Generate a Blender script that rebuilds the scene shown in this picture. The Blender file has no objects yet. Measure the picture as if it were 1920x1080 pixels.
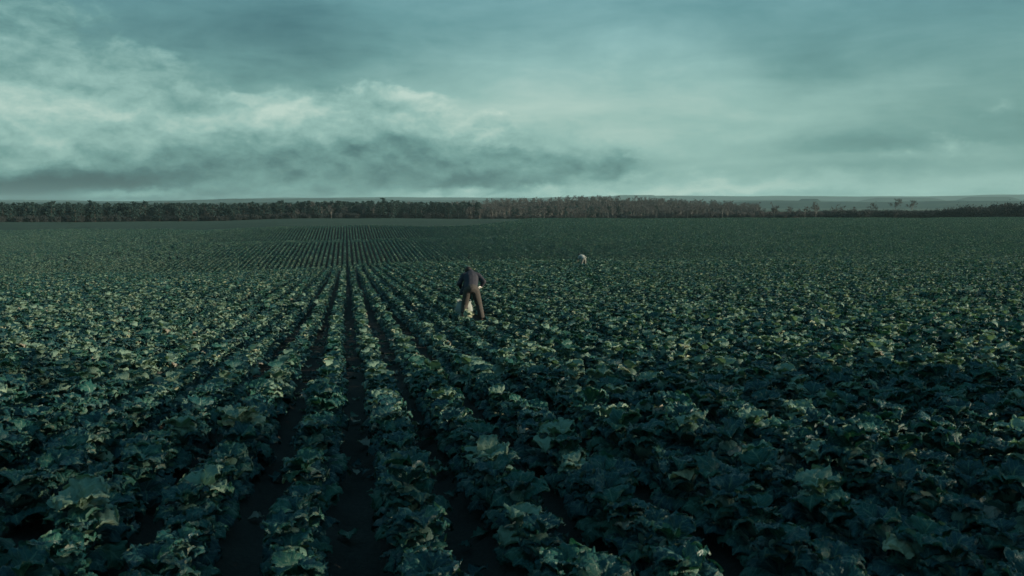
import bpy, bmesh, math, random
import numpy as np
from mathutils import Vector, Matrix, Euler, Quaternion

random.seed(7)
RNG = np.random.default_rng(11)
R = math.radians
scene = bpy.context.scene
COL = scene.collection

# ------------------------------------------------------------------ camera
EYE = 1.88
YAW, PITCH = R(10.56), R(5.32)
F_PX = 1663.0                      # focal length in pixels of a 1920 wide frame
cam_data = bpy.data.cameras.new('camera')
cam_data.sensor_width = 36.0
cam_data.lens = 36.0 * F_PX / 1920.0
cam_data.clip_start, cam_data.clip_end = 0.05, 30000
cam_data.dof.use_dof = True
cam_data.dof.focus_distance = 27.0
cam_data.dof.aperture_fstop = 5.6
cam = bpy.data.objects.new('camera', cam_data)
COL.objects.link(cam)
cam.location = (0, 0, EYE)
cam.rotation_euler = (R(90) - PITCH, 0, -YAW)
scene.camera = cam
CAM_M = Euler(cam.rotation_euler).to_matrix()


def ray(px, py):
    """world direction through a pixel of the 1920x1080 frame"""
    d = CAM_M @ Vector(((px - 960) / F_PX, -(py - 540) / F_PX, -1))
    return d.normalized()


def azel(px, py):
    d = ray(px, py)
    return math.atan2(d.x, d.y), math.asin(d.z)


CAM_MI = np.array(CAM_M.transposed())


def project(P):
    """world points (n,3) -> pixels and depth"""
    v = (np.asarray(P) - np.array([0, 0, EYE])) @ CAM_MI.T
    dep = -v[:, 2]
    return 960 + F_PX * v[:, 0] / dep, 540 - F_PX * v[:, 1] / dep, dep


# ------------------------------------------------------------------ render
scene.render.engine = 'CYCLES'
scene.cycles.use_denoising = True
scene.cycles.max_bounces = 6
scene.cycles.diffuse_bounces = 2
scene.cycles.use_adaptive_sampling = True
scene.cycles.adaptive_threshold = 0.02
scene.cycles.glossy_bounces = 2
scene.cycles.transmission_bounces = 3
scene.cycles.volume_bounces = 0
scene.cycles.sample_clamp_indirect = 4.0
vs = scene.view_settings
vs.view_transform = 'Standard'
vs.look = 'None'
vs.exposure = 0.55
vs.gamma = 1.0
vs.use_curve_mapping = False

# ------------------------------------------------------------------ sun
SUN_AZ = R(10.56 + 100)            # compass bearing measured from the row axis
SUN_EL = R(12)
sun_data = bpy.data.lights.new('sun', 'SUN')
sun_data.energy = 5.0
sun_data.angle = R(0.6)
sun_data.color = (1.0, 0.88, 0.66)
sun = bpy.data.objects.new('sun', sun_data)
COL.objects.link(sun)
SUN_DIR = Vector((math.sin(SUN_AZ) * math.cos(SUN_EL), math.cos(SUN_AZ) * math.cos(SUN_EL), math.sin(SUN_EL)))
sun.rotation_euler = SUN_DIR.to_track_quat('Z', 'Y').to_euler()
sun.location = SUN_DIR * 60

# ------------------------------------------------------------------ sky
world = bpy.data.worlds.new('World')
scene.world = world
world.use_nodes = True
world.cycles.sampling_method = 'MANUAL'
world.cycles.sample_map_resolution = 256


class NT:
    """short hand for building node trees"""
    def __init__(self, tree):
        self.t = tree
        self.t.nodes.clear()

    def n(self, kind, **kw):
        nd = self.t.nodes.new(kind)
        for k, v in kw.items():
            setattr(nd, k, v)
        return nd

    def put(self, sock, val):
        if isinstance(val, bpy.types.NodeSocket):
            self.t.links.new(val, sock)
        elif val is not None:
            sock.default_value = val

    def math(self, op, a, b=None, c=None, clamp=False):
        nd = self.n('ShaderNodeMath', operation=op, use_clamp=clamp)
        self.put(nd.inputs[0], a)
        if b is not None:
            self.put(nd.inputs[1], b)
        if c is not None:
            self.put(nd.inputs[2], c)
        return nd.outputs[0]

    def vmath(self, op, a, b=None):
        nd = self.n('ShaderNodeVectorMath', operation=op)
        self.put(nd.inputs[0], a)
        if b is not None:
            self.put(nd.inputs[1], b)
        return nd.outputs[0]

    def mix(self, fac, a, b, blend='MIX'):
        nd = self.n('ShaderNodeMix', data_type='RGBA', blend_type=blend)
        self.put(nd.inputs['Factor'], fac)
        self.put(nd.inputs[6], a)
        self.put(nd.inputs[7], b)
        return nd.outputs[2]

    def smooth(self, x, lo, hi, a=0.0, b=1.0):
        nd = self.n('ShaderNodeMapRange', interpolation_type='SMOOTHSTEP')
        self.put(nd.inputs[0], x)
        for i, v in zip((1, 2, 3, 4), (lo, hi, a, b)):
            nd.inputs[i].default_value = v
        return nd.outputs[0]

    def noise(self, vec, scale, detail=4, rough=0.5, dist=0.0):
        nd = self.n('ShaderNodeTexNoise')
        self.put(nd.inputs['Vector'], vec)
        nd.inputs['Scale'].default_value = scale
        nd.inputs['Detail'].default_value = detail
        nd.inputs['Roughness'].default_value = rough
        nd.inputs['Distortion'].default_value = dist
        return nd.outputs[0]

    def ramp(self, fac, stops):
        nd = self.n('ShaderNodeValToRGB')
        el = nd.color_ramp.elements
        while len(el) < len(stops):
            el.new(0.5)
        for e, (p, c) in zip(el, stops):
            e.position = p
            e.color = (*c, 1)
        self.put(nd.inputs[0], fac)
        return nd.outputs[0]


w = NT(world.node_tree)
tc = w.n('ShaderNodeTexCoord').outputs['Generated']
sep = w.n('ShaderNodeSeparateXYZ')
w.put(sep.inputs[0], tc)
dx, dy, dz = sep.outputs
az = w.math('ARCTAN2', dx, dy)
el = w.math('ARCSINE', dz)
# domain for the clouds: directions, flattened a little towards the horizon
flat = w.vmath('MULTIPLY', tc, (1, 1, 1.9))


def wnoise(vec, scale, detail, rough, dist=0.0):
    return w.noise(vec, scale, detail, rough, dist)


warp_n = w.n('ShaderNodeTexNoise')
w.put(warp_n.inputs['Vector'], flat)
warp_n.inputs['Scale'].default_value = 9
warp_n.inputs['Detail'].default_value = 6
warp_n.inputs['Roughness'].default_value = 0.6
warp = w.vmath('MULTIPLY', w.vmath('SUBTRACT', warp_n.outputs['Color'], (0.5, 0.5, 0.5)), (0.10, 0.10, 0.10))
wsep = w.n('ShaderNodeSeparateXYZ')
w.put(wsep.inputs[0], warp)
# warped angles so that the cloud masses have ragged, billowing edges
azw = w.math('ADD', az, w.math('MULTIPLY', wsep.outputs[0], 1.5))
elw = w.math('ADD', el, w.math('MULTIPLY', wsep.outputs[2], 0.75))


def blobs(base, items):
    v = base
    for px, py, sx, sy, amp in items:
        a0, e0 = azel(px, py)
        qx = w.math('MULTIPLY', w.math('SUBTRACT', azw, a0), F_PX / sx)
        qy = w.math('MULTIPLY', w.math('SUBTRACT', elw, e0), F_PX / sy)
        r2 = w.math('MULTIPLY_ADD', qx, qx, w.math('MULTIPLY', qy, qy))
        v = w.math('ADD', v, w.math('MULTIPLY', w.math('EXPONENT', w.math('MULTIPLY', r2, -0.5)), amp))
    return v


# 1. the even veil of high cloud behind everything: brightest some way above the horizon
veil = blobs(0.60, [
    (960, 185, 330, 75, 0.20), (1300, 230, 330, 80, 0.15), (1420, 346, 460, 14, 0.18), (1600, 271, 130, 10, -0.12),
    (1780, 288, 120, 17, 0.12), (1950, 60, 200, 180, -0.10), (1330, 15, 420, 45, -0.06), (560, 352, 300, 18, 0.05),
    (450, 55, 200, 60, -0.30), (650, 110, 160, 40, -0.10), (700, 185, 80, 26, -0.12), (1150, 318, 300, 12, -0.08), (20, 358, 260, 26, -0.34), (1000, 357, 700, 8, 0.12), (1700, 210, 300, 150, -0.09), (1560, 180, 120, 30, 0.06), (1480, 110, 200, 24, -0.06)])
streak = wnoise(w.vmath('MULTIPLY', tc, (1, 1, 4.5)), 6.0, 8, 0.6, 0.35)
soft = wnoise(flat, 5.0, 6, 0.5)
veil = w.math('ADD', veil, w.math('MULTIPLY', w.math('SUBTRACT', streak, 0.5), 0.38))
veil = w.math('ADD', veil, w.math('MULTIPLY', w.math('SUBTRACT', soft, 0.5), 0.34))
veil = w.math('SUBTRACT', veil, w.smooth(el, R(11), R(50), 0.0, 0.20))
# 2. heaped cloud in front of it: bright ragged tops, darker bellies
heap_bias = blobs(0.0, [
    (90, 110, 170, 90, 0.30), (130, 240, 240, 70, 0.26), (560, 225, 170, 55, 0.28), (930, 245, 220, 60, 0.28), (40, 352, 280, 34, 0.36), (900, 322, 240, 26, 0.34),
    (480, 50, 140, 50, -0.34), (700, 120, 260, 40, -0.18), (1400, 150, 420, 130, -0.20), (1870, 210, 50, 24, 0.10),
    (250, 366, 60, 9, 0.24), (885, 355, 60, 8, 0.2), (1740, 285, 130, 14, 0.14)])
hv = w.vmath('ADD', flat, w.vmath('MULTIPLY', warp, (0.5, 0.5, 0.5)))
hn = wnoise(hv, 9.5, 10, 0.60)
hn_up = wnoise(w.vmath('ADD', hv, (0, 0, 0.024)), 9.5, 6, 0.58)
dens = w.math('ADD', w.math('ADD', hn, heap_bias), -0.02)
cover = w.smooth(dens, 0.52, 0.70)
lit = w.math('SUBTRACT', w.math('ADD', hn, 0.0), hn_up)
belly = blobs(0.63, [
    (20, 356, 300, 36, -0.66), (-30, 268, 60, 14, -0.20), (890, 318, 240, 32, -0.32), (600, 290, 140, 26, -0.14), (300, 300, 200, 24, -0.08),
    (90, 220, 150, 36, 0.30), (60, 285, 130, 16, 0.14), (545, 205, 70, 36, 0.26), (930, 205, 220, 40, 0.22), (250, 367, 50, 7, 0.60), (700, 190, 55, 24, -0.14),
    (885, 354, 30, 6, 0.32), (60, 20, 200, 40, -0.16), (330, 190, 90, 40, -0.05), (1760, 285, 130, 14, 0.14)])
heap = w.math('ADD', belly, w.math('MULTIPLY', lit, 1.45))
heap = w.math('ADD', heap, w.math('MULTIPLY', w.math('SUBTRACT', wnoise(hv, 26.0, 8, 0.66), 0.5), 0.40))
v = w.math('ADD', w.math('MULTIPLY', veil, w.math('SUBTRACT', 1.0, w.math('MULTIPLY', cover, 0.85))),
           w.math('MULTIPLY', heap, w.math('MULTIPLY', cover, 0.85)))
cloud = w.ramp(v, [(0.0, (0.026, 0.076, 0.088)), (0.25, (0.060, 0.158, 0.162)), (0.5, (0.148, 0.312, 0.292)),
                   (0.75, (0.282, 0.480, 0.436)), (1.0, (0.50, 0.66, 0.58))])
# the thin veil is bluer than the heaped cloud, the more so towards the zenith
blue = w.math('MULTIPLY', w.smooth(el, R(5), R(14)), w.math('SUBTRACT', 1.0, w.math('MULTIPLY', cover, 0.6)))
cloud = w.mix(w.math('MULTIPLY', blue, 0.55), cloud, w.mix(1.0, cloud, (0.78, 0.98, 1.25, 1), 'MULTIPLY'))
cloud = w.mix(w.smooth(el, R(13), R(50)), cloud, w.mix(1.0, cloud, (0.68, 0.98, 1.30, 1), 'MULTIPLY'))
sky = w.n('ShaderNodeTexSky', sky_type='NISHITA', sun_disc=False)
sky.sun_elevation = SUN_EL
sky.sun_rotation = SUN_AZ
sky.air_density, sky.dust_density, sky.ozone_density = 1.0, 1.0, 1.0
cloud10 = w.mix(1.0, cloud, (10, 10, 10, 1), 'MULTIPLY')
out_col = w.mix(0.95, sky.outputs[0], cloud10)
bg = w.n('ShaderNodeBackground')
w.put(bg.inputs[0], out_col)
bg.inputs[1].default_value = 0.070
wo = w.n('ShaderNodeOutputWorld')
w.put(wo.inputs[0], bg.outputs[0])


# ------------------------------------------------------------------ helpers
def tag(o, label=None, cat=None, group=None, kind=None):
    if label:
        o['label'] = label
    if cat:
        o['category'] = cat
    if group:
        o['group'] = group
    if kind:
        o['kind'] = kind
    return o


def link(name, data, parent=None):
    o = bpy.data.objects.new(name, data)
    COL.objects.link(o)
    if parent is not None:
        o.parent = parent
    return o


def mesh_from(name, verts, faces, mat=None, smooth=True, uv=None, tone=None):
    me = bpy.data.meshes.new(name)
    me.from_pydata([tuple(p) for p in verts], [], [tuple(int(i) for i in f) for f in faces])
    if uv is not None:
        lay = me.uv_layers.new(name='leaf')
        idx = np.empty(len(me.loops), dtype=np.int32)
        me.loops.foreach_get('vertex_index', idx)
        lay.data.foreach_set('uv', np.asarray(uv, dtype=np.float32)[idx].ravel())
    if tone is not None:
        at = me.attributes.new('tone', 'FLOAT', 'POINT')
        at.data.foreach_set('value', np.asarray(tone, dtype=np.float32))
    if smooth:
        me.polygons.foreach_set('use_smooth', np.ones(len(me.polygons), dtype=bool))
    if mat:
        me.materials.append(mat)
    me.update()
    return me


def material(name):
    m = bpy.data.materials.new(name)
    m.use_nodes = True
    return m, NT(m.node_tree)


def simple_mat(name, col, rough=0.8, var=0.25, scale=14.0, spec=0.3):
    m, k = material(name)
    o = k.n('ShaderNodeTexCoord').outputs['Object']
    nz = k.noise(o, scale, 5, 0.6)
    c = k.mix(nz, tuple(x * (1 - var) for x in col) + (1,), tuple(min(1, x * (1 + var)) for x in col) + (1,))
    p = k.n('ShaderNodeBsdfPrincipled')
    k.put(p.inputs['Base Color'], c)
    p.inputs['Roughness'].default_value = rough
    p.inputs['Specular IOR Level'].default_value = spec
    b = k.n('ShaderNodeBump')
    b.inputs['Strength'].default_value = 0.3
    b.inputs['Distance'].default_value = 0.02
    k.put(b.inputs['Height'], nz)
    k.put(p.inputs['Normal'], b.outputs[0])
    mo = k.n('ShaderNodeOutputMaterial')
    k.put(mo.inputs[0], p.outputs[0])
    return m


def sstep(x, a, b):
    t = np.clip((np.asarray(x, dtype=float) - a) / (b - a), 0, 1)
    return t * t * (3 - 2 * t)


# ------------------------------------------------------------------ terrain height
_Y = np.arange(-400, 8001, 1.0)


def _prof(kn, blur=5):
    k = np.array(kn, dtype=float)
    z = np.interp(_Y, k[:, 0], k[:, 1])
    g = np.exp(-0.5 * (np.arange(-3 * blur, 3 * blur + 1) / blur) ** 2)
    g /= g.sum()
    pad = np.pad(z, 3 * blur, mode='edge')
    return np.convolve(pad, g, mode='valid')


P_MID = _prof([(-400, 6), (-30, 1.9), (0, 0), (29, -1.83), (50, -2.78), (80, -4.08), (87, -4.45), (98, -6.3), (106, -6.6),
               (130, -5.6), (154, -4.62), (162, -4.62), (178, -5.9), (190, -5.6), (223, -3.78), (300, -3.6),
               (450, -4.4), (600, -5.4), (8000, -8)], 3)
P_RIGHT = _prof([(-400, 6), (-30, 1.9), (0, 0), (29, -1.83), (50, -2.78), (80, -4.08), (92, -4.6), (108, -5.3),
                 (160, -4.85), (223, -4.0), (330, -3.5), (450, -5.0), (600, -5.6), (8000, -8)], 4)
P_LEFT = _prof([(-400, 6), (-30, 1.9), (0, 0), (29, -1.83), (50, -2.78), (72, -3.75), (82, -4.5), (97, -6.6), (110, -7.0),
                (130, -6.5), (147, -5.75), (160, -6.3), (185, -7.6), (230, -6.6), (330, -5.4), (450, -5.5),
                (600, -5.6), (8000, -8)], 4)


def ground_z(X, Y):
    X = np.asarray(X, dtype=float)
    Y = np.asarray(Y, dtype=float)
    Yw = Y - sstep(Y, 50, 85) * (5 * np.sin(X / 17 + 0.6) + 2 * np.sin(X / 6.1) + 0.10 * X) * (1 - sstep(Y, 260, 400))
    m, r, l = (np.interp(Yw, _Y, p) for p in (P_MID, P_RIGHT, P_LEFT))
    wr = sstep(X, 14, 60)
    wl = sstep(-X, 8, 70)
    z = m * (1 - wr - wl) + r * wr + l * wl
    far = sstep(np.hypot(X, Y), 30, 120)
    z = z + far * 0.16 * np.sin(X * 0.083 + 1.2) * np.cos(Y * 0.051 + X * 0.02)
    # wooded dome behind the birches
    a, _ = azel(1110, 380)
    cx, cy = 760 * math.sin(a), 760 * math.cos(a)
    u = (X - cx) * math.cos(a) - (Y - cy) * math.sin(a)
    q = (X - cx) * math.sin(a) + (Y - cy) * math.cos(a)
    z = z + 8.6 * np.exp(-0.5 * ((u / 95) ** 2 + (q / 90) ** 2))
    return z


def gz(x, y):
    return float(ground_z(x, y))


ROW, GAP0 = 0.655, 0.05               # row spacing, x of the furrow under the camera


def field_mask(X, Y):
    """1 inside the cabbage field"""
    X = np.asarray(X, dtype=float)
    Y = np.asarray(Y, dtype=float)
    edge = 232 + 100 * sstep(X, 25, 75) + 60 * sstep(-X, 20, 70) + 3 * np.sin(X * 0.21)
    return (Y < edge) & (Y > -40)


# ------------------------------------------------------------------ ground
def build_ground():
    m, k = material('soil_and_grass')
    pos = k.n('ShaderNodeNewGeometry').outputs['Position']
    fld = k.n('ShaderNodeAttribute', attribute_name='field').outputs['Fac']
    big = k.noise(pos, 0.06, 5, 0.6)
    mid = k.noise(pos, 2.2, 6, 0.65)
    fine = k.noise(pos, 26.0, 6, 0.7)
    soil = k.ramp(k.math('MULTIPLY_ADD', fine, 0.6, k.math('MULTIPLY', mid, 0.4)),
                  [(0.25, (0.016, 0.015, 0.014)), (0.55, (0.046, 0.040, 0.035)), (0.8, (0.085, 0.072, 0.062))])
    grass = k.ramp(k.math('MULTIPLY_ADD', big, 0.6, k.math('MULTIPLY', mid, 0.4)),
                   [(0.3, (0.014, 0.034, 0.026)), (0.55, (0.024, 0.050, 0.034)), (0.8, (0.044, 0.066, 0.042))])
    col = k.mix(fld, grass, soil)
    p = k.n('ShaderNodeBsdfPrincipled')
    k.put(p.inputs['Base Color'], col)
    p.inputs['Roughness'].default_value = 0.95
    p.inputs['Specular IOR Level'].default_value = 0.15
    b = k.n('ShaderNodeBump')
    b.inputs['Strength'].default_value = 0.8
    b.inputs['Distance'].default_value = 0.05
    k.put(b.inputs['Height'], k.math('ADD', mid, fine))
    k.put(p.inputs['Normal'], b.outputs[0])
    k.put(k.n('ShaderNodeOutputMaterial').inputs[0], p.outputs[0])
    # polar sheet round the camera: fine near by and in view, coarse elsewhere
    rs = np.concatenate([np.linspace(0.6, 14, 70), np.geomspace(14.4, 260, 210), np.geomspace(265, 1200, 90),
                         np.geomspace(1260, 7000, 24)])
    c0 = YAW
    az_in = np.linspace(-R(38), R(38), 300) + c0
    az_out = np.linspace(R(38), 2 * math.pi - R(38), 90)[1:-1] + c0
    azs = np.concatenate([az_in, az_out])
    A, RR = np.meshgrid(azs, rs)
    X, Y = RR * np.sin(A), RR * np.cos(A)
    Z = ground_z(X, Y)
    # furrows: rows stand on low ridges where the sheet is fine enough to carry them
    near = (1 - sstep(RR, 9, 14)) * field_mask(X, Y)
    Z = Z - 0.06 * near * np.cos((X - GAP0) / ROW * 2 * math.pi)
    na, nr = len(azs), len(rs)
    V = np.stack([X, Y, Z], -1).reshape(-1, 3)
    ii, jj = np.meshgrid(np.arange(nr - 1), np.arange(na), indexing='ij')
    j2 = (jj + 1) % na
    F = np.stack([ii * na + jj, ii * na + j2, (ii + 1) * na + j2, (ii + 1) * na + jj], -1).reshape(-1, 4)
    V = np.vstack([V, [[0, 0, gz(0, 0)]]])
    F = [tuple(f) for f in F] + [(len(V) - 1, (j + 1) % na, j) for j in range(na)]
    me = mesh_from('ground', V, F, m)
    at = me.attributes.new('field', 'FLOAT', 'POINT')
    at.data.foreach_set('value', field_mask(V[:, 0], V[:, 1]).astype(np.float32))
    tag(link('ground', me), kind='structure')
    return float(V[:, 2].min())


GROUND_MIN = build_ground()


def build_hills():
    m, k = material('distant_moor')
    pos = k.n('ShaderNodeNewGeometry').outputs['Position']
    nz = k.noise(pos, 0.004, 7, 0.62)
    c = k.ramp(nz, [(0.35, (0.010, 0.026, 0.026)), (0.55, (0.020, 0.040, 0.036)), (0.7, (0.040, 0.056, 0.048))])
    p = k.n('ShaderNodeBsdfPrincipled')
    k.put(p.inputs['Base Color'], c)
    p.inputs['Roughness'].default_value = 1.0
    p.inputs['Specular IOR Level'].default_value = 0.0
    k.put(k.n('ShaderNodeOutputMaterial').inputs[0], p.outputs[0])
    azs = np.linspace(YAW - R(44), YAW + R(44), 900)
    rs = np.linspace(2300, 6800, 70)
    A, RR = np.meshgrid(azs, rs)

    def hz(px, py, r):
        d = ray(px, py)
        return r * d.z / math.hypot(d.x, d.y) + EYE

    pxs = 960 + F_PX * np.tan(np.clip(azs - YAW, -R(43), R(43)))
    def wob(seed, f):
        g = np.random.default_rng(seed)
        s = np.zeros_like(pxs)
        for i in range(6):
            s += np.sin(pxs * f * (1.9 ** i) / 100 + g.uniform(0, 6.3)) / (1.6 ** i)
        return s
    # three ridges: crest height in pixels of the photograph at its own distance
    ridges = [
        (2900, 330, 381.5 + 1.6 * wob(1, 0.5) - 4 * np.exp(-((pxs - 1460) / 110) ** 2) - 3.0 * sstep(pxs, 1600, 1750)),
        (4300, 420, 376.5 + 1.8 * wob(2, 0.35) - 2 * np.exp(-((pxs - 640) / 200) ** 2) - 2.5 * sstep(pxs, 1450, 1900)),
        (6100, 420, 370.5 + 1.8 * wob(3, 0.25) - 3 * np.exp(-((pxs - 1220) / 230) ** 2) + 4 * sstep(-pxs, -560, -300)),
    ]
    Z = np.full_like(A, -14.0)
    for r0, wd, py in ridges:
        crest = np.array([hz(960, y, r0) for y in py])
        prof = np.exp(-0.5 * ((RR - r0) / wd) ** 2)
        Z = np.maximum(Z, -14 + (crest + 14)[None, :] * prof)
    # flat topped outliers
    dpx = 960 + F_PX * np.tan(A - YAW)
    for mx, mw, my, mr in ((1314, 9, 378, 3100), (1408, 14, 377.5, 3000), (1458, 11, 376.5, 3000), (1190, 40, 366, 5900),
                           (1690, 60, 372, 4400), (1850, 45, 371, 4300), (620, 70, 372.5, 4300)):
        th = hz(960, my, mr)
        ms = (1 - sstep(np.abs(dpx - mx), mw * 0.7, mw * 2.6)) * (1 - sstep(np.abs(RR - mr), 60, 300))
        Z = np.where(ms > 0, np.maximum(Z, -14 + (th + 14) * ms), Z)
    # the largest flat topped hill
    dpx = 960 + F_PX * np.tan(A - YAW)
    top = hz(960, 373.5, 2900)
    mesa = (1 - sstep(np.abs(dpx - 1515), 15, 31)) * (1 - sstep(np.abs(RR - 2900), 60, 260))
    Z = np.where(mesa > 0, np.maximum(Z, -14 + (top + 14) * mesa), Z)
    X, Y = RR * np.sin(A), RR * np.cos(A)
    nr, na = A.shape
    V = np.stack([X, Y, Z], -1).reshape(-1, 3)
    ii, jj = np.meshgrid(np.arange(nr - 1), np.arange(na - 1), indexing='ij')
    F = np.stack([ii * na + jj, ii * na + jj + 1, (ii + 1) * na + jj + 1, (ii + 1) * na + jj], -1).reshape(-1, 4)
    me = mesh_from('hills', V, F, m)
    tag(link('hills', me), kind='structure')
    return float(Z.max())


HILL_MAX = build_hills()

# ------------------------------------------------------------------ haze
def build_haze():
    top = max(HILL_MAX + 4, 24)
    m = bpy.data.materials.new('air')
    m.use_nodes = True
    k = NT(m.node_tree)
    pv = k.n('ShaderNodeVolumePrincipled')
    pv.inputs['Color'].default_value = (0.58, 0.88, 0.92, 1)
    pv.inputs['Density'].default_value = 0.00008
    pv.inputs['Anisotropy'].default_value = 0.1
    k.put(k.n('ShaderNodeOutputMaterial').inputs['Volume'], pv.outputs[0])
    s, b = 7400, min(GROUND_MIN, -14) - 1
    V = [(x, y, z) for z in (b, top) for x, y in ((-s, -s), (s, -s), (s, s), (-s, s))]
    F = [(3, 2, 1, 0), (4, 5, 6, 7), (0, 1, 5, 4), (1, 2, 6, 5), (2, 3, 7, 6), (3, 0, 4, 7)]
    tag(link('haze', mesh_from('haze', V, F, m, smooth=False)), kind='stuff')


build_haze()


# ------------------------------------------------------------------ cabbage leaves
def leaf_material():
    m, k = material('cabbage_leaf')
    uv = k.n('ShaderNodeUVMap', uv_map='leaf').outputs[0]
    s3 = k.n('ShaderNodeSeparateXYZ')
    k.put(s3.inputs[0], uv)
    u, t = s3.outputs[0], s3.outputs[1]
    s = k.math('MULTIPLY', k.math('ABSOLUTE', k.math('SUBTRACT', u, 0.5)), 2.0)
    tone = k.n('ShaderNodeAttribute', attribute_name='tone').outputs['Fac']
    oi = k.n('ShaderNodeObjectInfo')
    rnd = oi.outputs['Random']
    obj = k.n('ShaderNodeTexCoord').outputs['Object']
    # veins: midrib, laterals running out and forward, a fine net between them
    mid = k.smooth(s, 0.0, 0.085, 1.0, 0.0)
    wob = k.noise(uv, 5.0, 3, 0.5)
    ph = k.math('MULTIPLY_ADD', wob, 0.9, k.math('SUBTRACT', k.math('MULTIPLY', t, 7.0), k.math('MULTIPLY', s, 2.6)))
    lat = k.smooth(k.math('ABSOLUTE', k.math('SUBTRACT', k.math('FRACT', ph), 0.5)), 0.0, 0.16, 1.0, 0.0)
    lat = k.math('MULTIPLY', lat, k.smooth(s, 0.75, 1.0, 1.0, 0.25))
    vor = k.n('ShaderNodeTexVoronoi', feature='DISTANCE_TO_EDGE')
    k.put(vor.inputs['Vector'], uv)
    vor.inputs['Scale'].default_value = 17
    net = k.smooth(vor.outputs['Distance'], 0.0, 0.12, 1.0, 0.0)
    vein = k.math('MAXIMUM', mid, k.math('MAXIMUM', k.math('MULTIPLY', lat, 0.6), k.math('MULTIPLY', net, 0.07)))
    blot = k.noise(obj, 9.0, 5, 0.6)
    g = k.math('ADD', k.math('MULTIPLY', rnd, 0.55), k.math('MULTIPLY', blot, 0.45))
    green = k.ramp(g, [(0.15, (0.004, 0.034, 0.044)), (0.45, (0.006, 0.048, 0.053)), (0.70, (0.013, 0.070, 0.056)),
                       (0.95, (0.045, 0.118, 0.072))])
    yellow = k.mix(blot, (0.16, 0.20, 0.12, 1), (0.44, 0.43, 0.31, 1))
    tan = k.mix(blot, (0.12, 0.105, 0.085, 1), (0.36, 0.315, 0.26, 1))
    pale = k.mix(blot, (0.05, 0.115, 0.090, 1), (0.23, 0.31, 0.23, 1))
    c = k.mix(k.smooth(tone, 0.30, 0.45), green, pale)
    c = k.mix(k.smooth(tone, 0.60, 0.68), c, yellow)
    c = k.mix(k.smooth(tone, 0.85, 0.93), c, tan)
    # worn rims, nibbled and yellowed here and there
    rim = k.math('MULTIPLY', k.smooth(k.math('MAXIMUM', s, k.smooth(t, 0.7, 1.02)), 0.80, 1.0),
                 k.smooth(k.noise(obj, 14.0, 3, 0.6), 0.50, 0.68))
    c = k.mix(k.math('MULTIPLY', rim, 0.5), c, (0.18, 0.165, 0.10, 1))
    vc = k.mix(0.55, c, (0.17, 0.26, 0.18, 1))
    c = k.mix(k.math('MULTIPLY', vein, 0.75), c, vc)
    p = k.n('ShaderNodeBsdfPrincipled')
    k.put(p.inputs['Base Color'], c)
    k.put(p.inputs['Roughness'], k.smooth(blot, 0.3, 0.7, 0.36, 0.56))
    p.inputs['Specular IOR Level'].default_value = 0.30
    b = k.n('ShaderNodeBump')
    b.inputs['Strength'].default_value = 0.6
    b.inputs['Distance'].default_value = 0.010
    blister = k.math('MULTIPLY', k.smooth(vor.outputs['Distance'], 0.0, 0.3), 0.12)
    k.put(b.inputs['Height'], k.math('ADD', k.math('SUBTRACT', blister, k.math('MULTIPLY', vein, 0.8)),
                                     k.math('MULTIPLY', k.noise(obj, 45.0, 3, 0.6), 0.3)))
    k.put(p.inputs['Normal'], b.outputs[0])
    tr = k.n('ShaderNodeBsdfTranslucent')
    k.put(tr.inputs[0], k.mix(1.0, c, (1.15, 1.35, 0.75, 1), 'MULTIPLY'))
    mx = k.n('ShaderNodeMixShader')
    mx.inputs[0].default_value = 0.2
    k.put(mx.inputs[1], p.outputs[0])
    k.put(mx.inputs[2], tr.outputs[0])
    k.put(k.n('ShaderNodeOutputMaterial').inputs[0], mx.outputs[0])
    return m


LEAF = leaf_material()


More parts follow.
